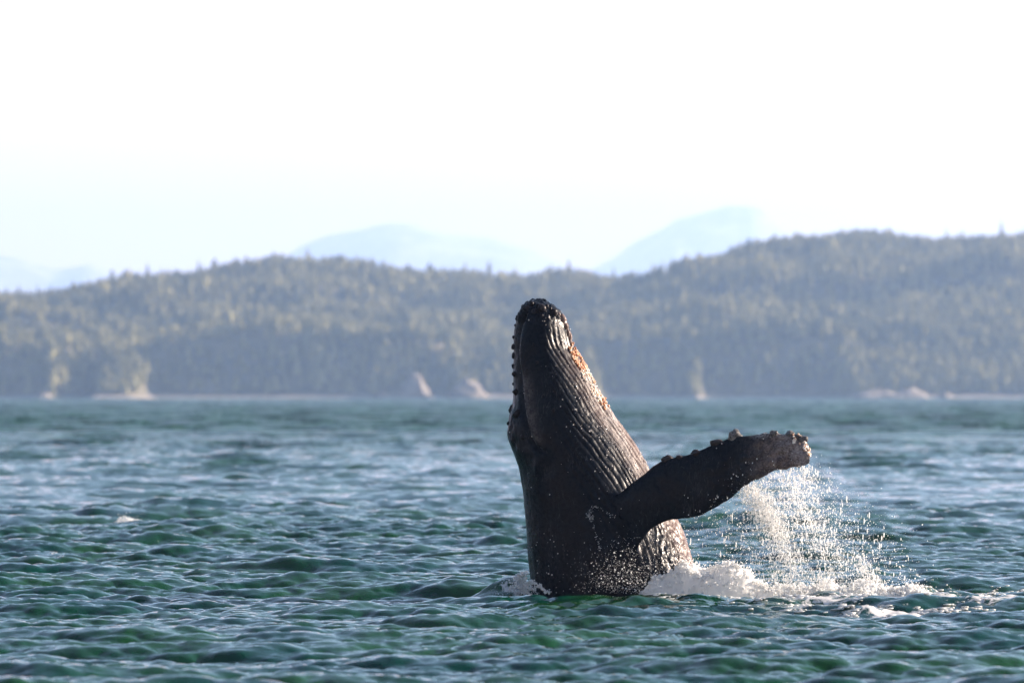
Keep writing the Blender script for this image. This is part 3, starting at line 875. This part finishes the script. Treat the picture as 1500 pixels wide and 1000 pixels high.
# loose curtain of drops between flipper and water
curtain = [([(1060, 738), (1100, 800), (1130, 860)], 26, 34, 5000, YS, .35),
           ([(1120, 700), (1160, 780), (1200, 855)], 30, 44, 12000, YS, .35),
           ([(1150, 692), (1195, 770), (1235, 855)], 22, 48, 10000, YS, .35),
           ([(1180, 690), (1188, 740), (1250, 850)], 8, 50, 5000, YS, .4),
           ([(1190, 760), (1300, 855)], 50, 26, 3200, YS, .4),
           ([(1005, 770), (1010, 840)], 10, 22, 420, YW - .2, .3),
           ([(1030, 756), (1032, 772)], 3, 4, 70, YS, .05),
           ([(1125, 697), (1185, 690)], 5, 6, 500, YS, .08),
           ([(1186, 680), (1186, 694)], 1.5, 2.5, 60, YS, .04)]
C2 = spray_pts(curtain, r2)
Cs = np.concatenate([C1, C2])
S = np.concatenate([.0022 + .009 * r2.random(len(C1)) ** 5, .0022 + .009 * r2.random(len(C2)) ** 6])
# the water falls in ropes and torn sheets: keep the drops of a stretched noise
shr = (Cs[:, 0] - 4.0) + .55 * (Cs[:, 2] - 1.0)
rope = fbm(shr * 9, Cs[:, 1] * 5, Cs[:, 2] * 1.6, 3) + .6 * fbm(Cs[:, 0] * 14, Cs[:, 1] * 10, Cs[:, 2] * 14, 2)
k_ = (Cs[:, 2] > -.02) & (rope + r2.normal(0, .25, len(Cs)) > .02)
Cs, S = Cs[k_], S[k_]
st = np.stack([np.ones(len(S)), np.ones(len(S)), r2.uniform(.9, 1.6, len(S)) * np.where(r2.random(len(S)) < .12, r2.uniform(2, 5, len(S)), 1)], -1)
sp = blobs("spray", Cs, S, M_FOAM, ICO1, stretch=st)
tag(sp, "white curtain of spray and drops falling from the raised flipper", "spray", kind="stuff")

# boiling foam mound along the right of the body
def mound(name, prof_, Yc, depth, label, seed, nb_):
    rg = np.random.default_rng(seed)
    pr = np.array(prof_, float)
    xs = np.linspace(pr[0, 0], pr[-1, 0], 300); tops = np.interp(xs, pr[:, 0], pr[:, 1])
    m = 44; vs_ = []
    for i in range(m):
        t = i / (m - 1) * 2 - 1
        x, zt = px(xs, tops, Yc)
        prof1 = np.sqrt(np.clip(1 - t * t, 0, 1))
        z = np.maximum(zt, .0) * prof1
        yv = Yc + t * depth * (.55 + .45 * np.clip(zt / .35, 0, 1))
        n = fbm(x * 3.2 + seed, yv * 3.2, z * 5, 5)
        n2 = fbm(x * 13, yv * 13 + seed, z * 13, 3)
        vs_.append(np.stack([x + .05 * n, yv + .07 * n, z * (1 + .28 * n) + .03 * n2 * (z > .02) - .05 * (1 - prof1)], -1))
    core = np.concatenate(vs_)
    fc = grid_faces(m, len(xs))
    # froth lumps and droplets over the core
    up = core[core[:, 2] > .02]
    pk = up[rg.integers(0, len(up), nb_)]
    s_ = .005 + .022 * rg.random(nb_) ** 3
    c_ = pk + rg.normal(0, 1, (nb_, 3)) * np.array([.02, .03, .02]) + np.array([0, 0, .008])
    far_ = rg.random(nb_) < .18
    c_[far_, 2] += np.abs(rg.normal(0, .09, far_.sum())); c_[far_, 0] += rg.normal(0, .06, far_.sum()); s_[far_] *= .45
    bv, bf = ICO1
    V = np.concatenate([core, (c_[:, None, :] + bv[None] * s_[:, None, None]).reshape(-1, 3)])
    Q = [tuple(map(int, f)) for f in fc]
    T = (bf[None] + (np.arange(nb_) * len(bv))[:, None, None]).reshape(-1, 3) + len(core)
    # triangulate the core so the mesh is one array
    tri = np.concatenate([fc[:, [0, 1, 2]], fc[:, [0, 2, 3]], T])
    o = mesh_obj(name, V, tri, M_FOAM)
    return tag(o, label, "splash", kind="stuff")
mound("foam_splash", [(925, 880), (940, 862), (955, 846), (975, 838), (995, 834), (1015, 829), (1040, 835), (1062, 831), (1080, 831), (1092, 841), (1105, 851), (1130, 857), (1160, 860), (1190, 862), (1215, 852), (1235, 862), (1262, 848), (1285, 860), (1310, 862), (1340, 860), (1370, 872)],
      YW - .9, .42, "thick white foam boiling up where the whale's belly meets the water", 4, 6000)
C = spray_pts([([(748, 866), (755, 850), (763, 842), (772, 838)], 3, 3, 1500, YW - .75, .12), ([(762, 846), (768, 858), (776, 866)], 5, 7, 1500, YW - .75, .12), ([(778, 850), (790, 858), (803, 868)], 2, 2, 500, YW - 1.0, .05)], r2)
k_ = (C[:, 2] > 0) & (fbm(C[:, 0] * 14, C[:, 1] * 14, C[:, 2] * 14, 3) > .05)
C = C[k_]
o = blobs("foam_splash", C, .004 + .016 * r2.random(len(C)) ** 3, M_FOAM, ICO1)
tag(o, "small broken splash on the left side of the whale's body", "splash", kind="stuff")
mound("foam_splash", [(154, 777), (163, 772), (172, 764), (182, 760), (191, 763), (199, 761), (208, 768), (217, 777)], 125.6, .25, "small white breaking wave crest at the left side of the sea", 11, 500)

# thin ribbon of water running down the flank and stray drops
rib = [([(862, 752), (868, 742), (876, 742), (890, 752), (902, 757)], 1.6, 1.2), ([(868, 748), (868, 765), (873, 785), (878, 800), (880, 806)], 1.0, 1.3), ([(861, 752), (866, 762)], 1.5, 1.0)]
C = []
for pts, w0, w1 in rib:
    n = 80; t = r2.random(n) ** 1.2; pts = np.array(pts, float); s_ = np.linspace(0, 1, len(pts))
    X = np.interp(t, s_, pts[:, 0]) + r2.normal(0, w0, n); Yp = np.interp(t, s_, pts[:, 1]) + r2.normal(0, w1, n)
    for a_, b_ in zip(X, Yp):
        p_, n_ = surf(a_, b_); C.append(p_ + n_ * .006)
C = np.array(C)
o = blobs("water_ribbon", C, .002 + .0045 * r2.random(len(C)) ** 2, M_FOAM, ICO1)
tag(o, "thin white ribbon of water trickling down the whale's flank below the flipper", "water drops", kind="stuff")
n = 260
X = np.concatenate([r2.normal(905, 22, 160), r2.normal(940, 25, 100)]); Yp = np.concatenate([r2.normal(835, 20, 160), r2.normal(850, 14, 100)])
nm = 1400; n += nm; X = np.concatenate([X, r2.normal(925, 38, nm)]); Yp = np.concatenate([Yp, 868 - np.abs(r2.normal(0, 34, nm))])
YY = np.full(n, YW - 1.35) + r2.normal(0, .1, n)
x, z = px(X, Yp, YY); k_ = z > 0
o = blobs("flying_drops", np.stack([x, YY, z], -1)[k_], np.where(np.arange(n) < 260, .004 + .009 * r2.random(n) ** 3, .0015 + .003 * r2.random(n) ** 2)[k_], M_FOAM, ICO1)
tag(o, "bright drops flying in front of the whale's lower belly", "water drops", kind="stuff")

# flecks and streaks of froth drifting on the surface to the right of the splash
def surf_z(x, y): return water_height(x, y, np.full_like(x, .07))
fx, fy = [], []
for (cxp, Yc, wx_, wy_, n) in [(1200, 84.3, .9, .8, 2600), (1215, 80.6, .55, .7, 1700), (1300, 85.5, .8, 1.0, 2600), (1350, 83.5, .9, 1.1, 2200), (1430, 81.6, .9, .5, 2800), (1490, 81.2, .8, .4, 2000), (1330, 78.3, .5, .6, 1700), (1075, 81.8, .45, .4, 700), (1030, 83.0, .6, .3, 500), (1130, 84.3, .8, .4, 1200), (1420, 87.0, .8, .8, 1100), (1250, 78.5, .6, .5, 700)]:
    X0 = (cxp - 750) / F * Yc
    fx.append(r2.normal(X0, wx_, n)); fy.append(r2.normal(Yc, wy_, n))
fx = np.concatenate(fx); fy = np.concatenate(fy)
g_ = fbm(fx * 2.2, fy * 1.1, .5, 4) + .5 * vnoise(fx * 9, fy * 6, 2.0)
k_ = g_ > .12
fx, fy = fx[k_], fy[k_]
hz_, dxx, dyy = surf_z(fx, fy)
fs_ = .010 + .022 * r2.random(len(fx)) ** 2
o = blobs("foam_flecks", np.stack([fx + dxx, fy + dyy, hz_ + .004], -1), fs_, M_FOAM, ICO1, stretch=np.stack([r2.uniform(1, 3.2, len(fx)), r2.uniform(1, 2, len(fx)), np.full(len(fx), .5)], -1))
tag(o, "streaks of white froth drifting on the water right of the splash", "foam", kind="stuff")

# churned collar of froth where the near side of the body meets the water
n = 1500
t_ = r2.random(n)
X = 745 + 215 * t_; YY = YW - 1.18 - .22 * np.sin(t_ * math.pi) + r2.normal(0, .10, n)
x = (X - 750) / F * YY + r2.normal(0, .03, n)
hz_, dxx, dyy = surf_z(x, YY)
k_ = fbm(x * 6, YY * 6, .3, 3) + r2.normal(0, .2, n) > .12 + .35 * np.sin(t_ * math.pi)
o = blobs("froth_collar", np.stack([x + dxx, YY + dyy, hz_ + .006 + .03 * r2.random(n) ** 3], -1)[k_], (.004 + .014 * r2.random(n) ** 2)[k_], M_FOAM, ICO1)
tag(o, "thin broken froth on the water along the near side of the whale", "foam", kind="stuff")
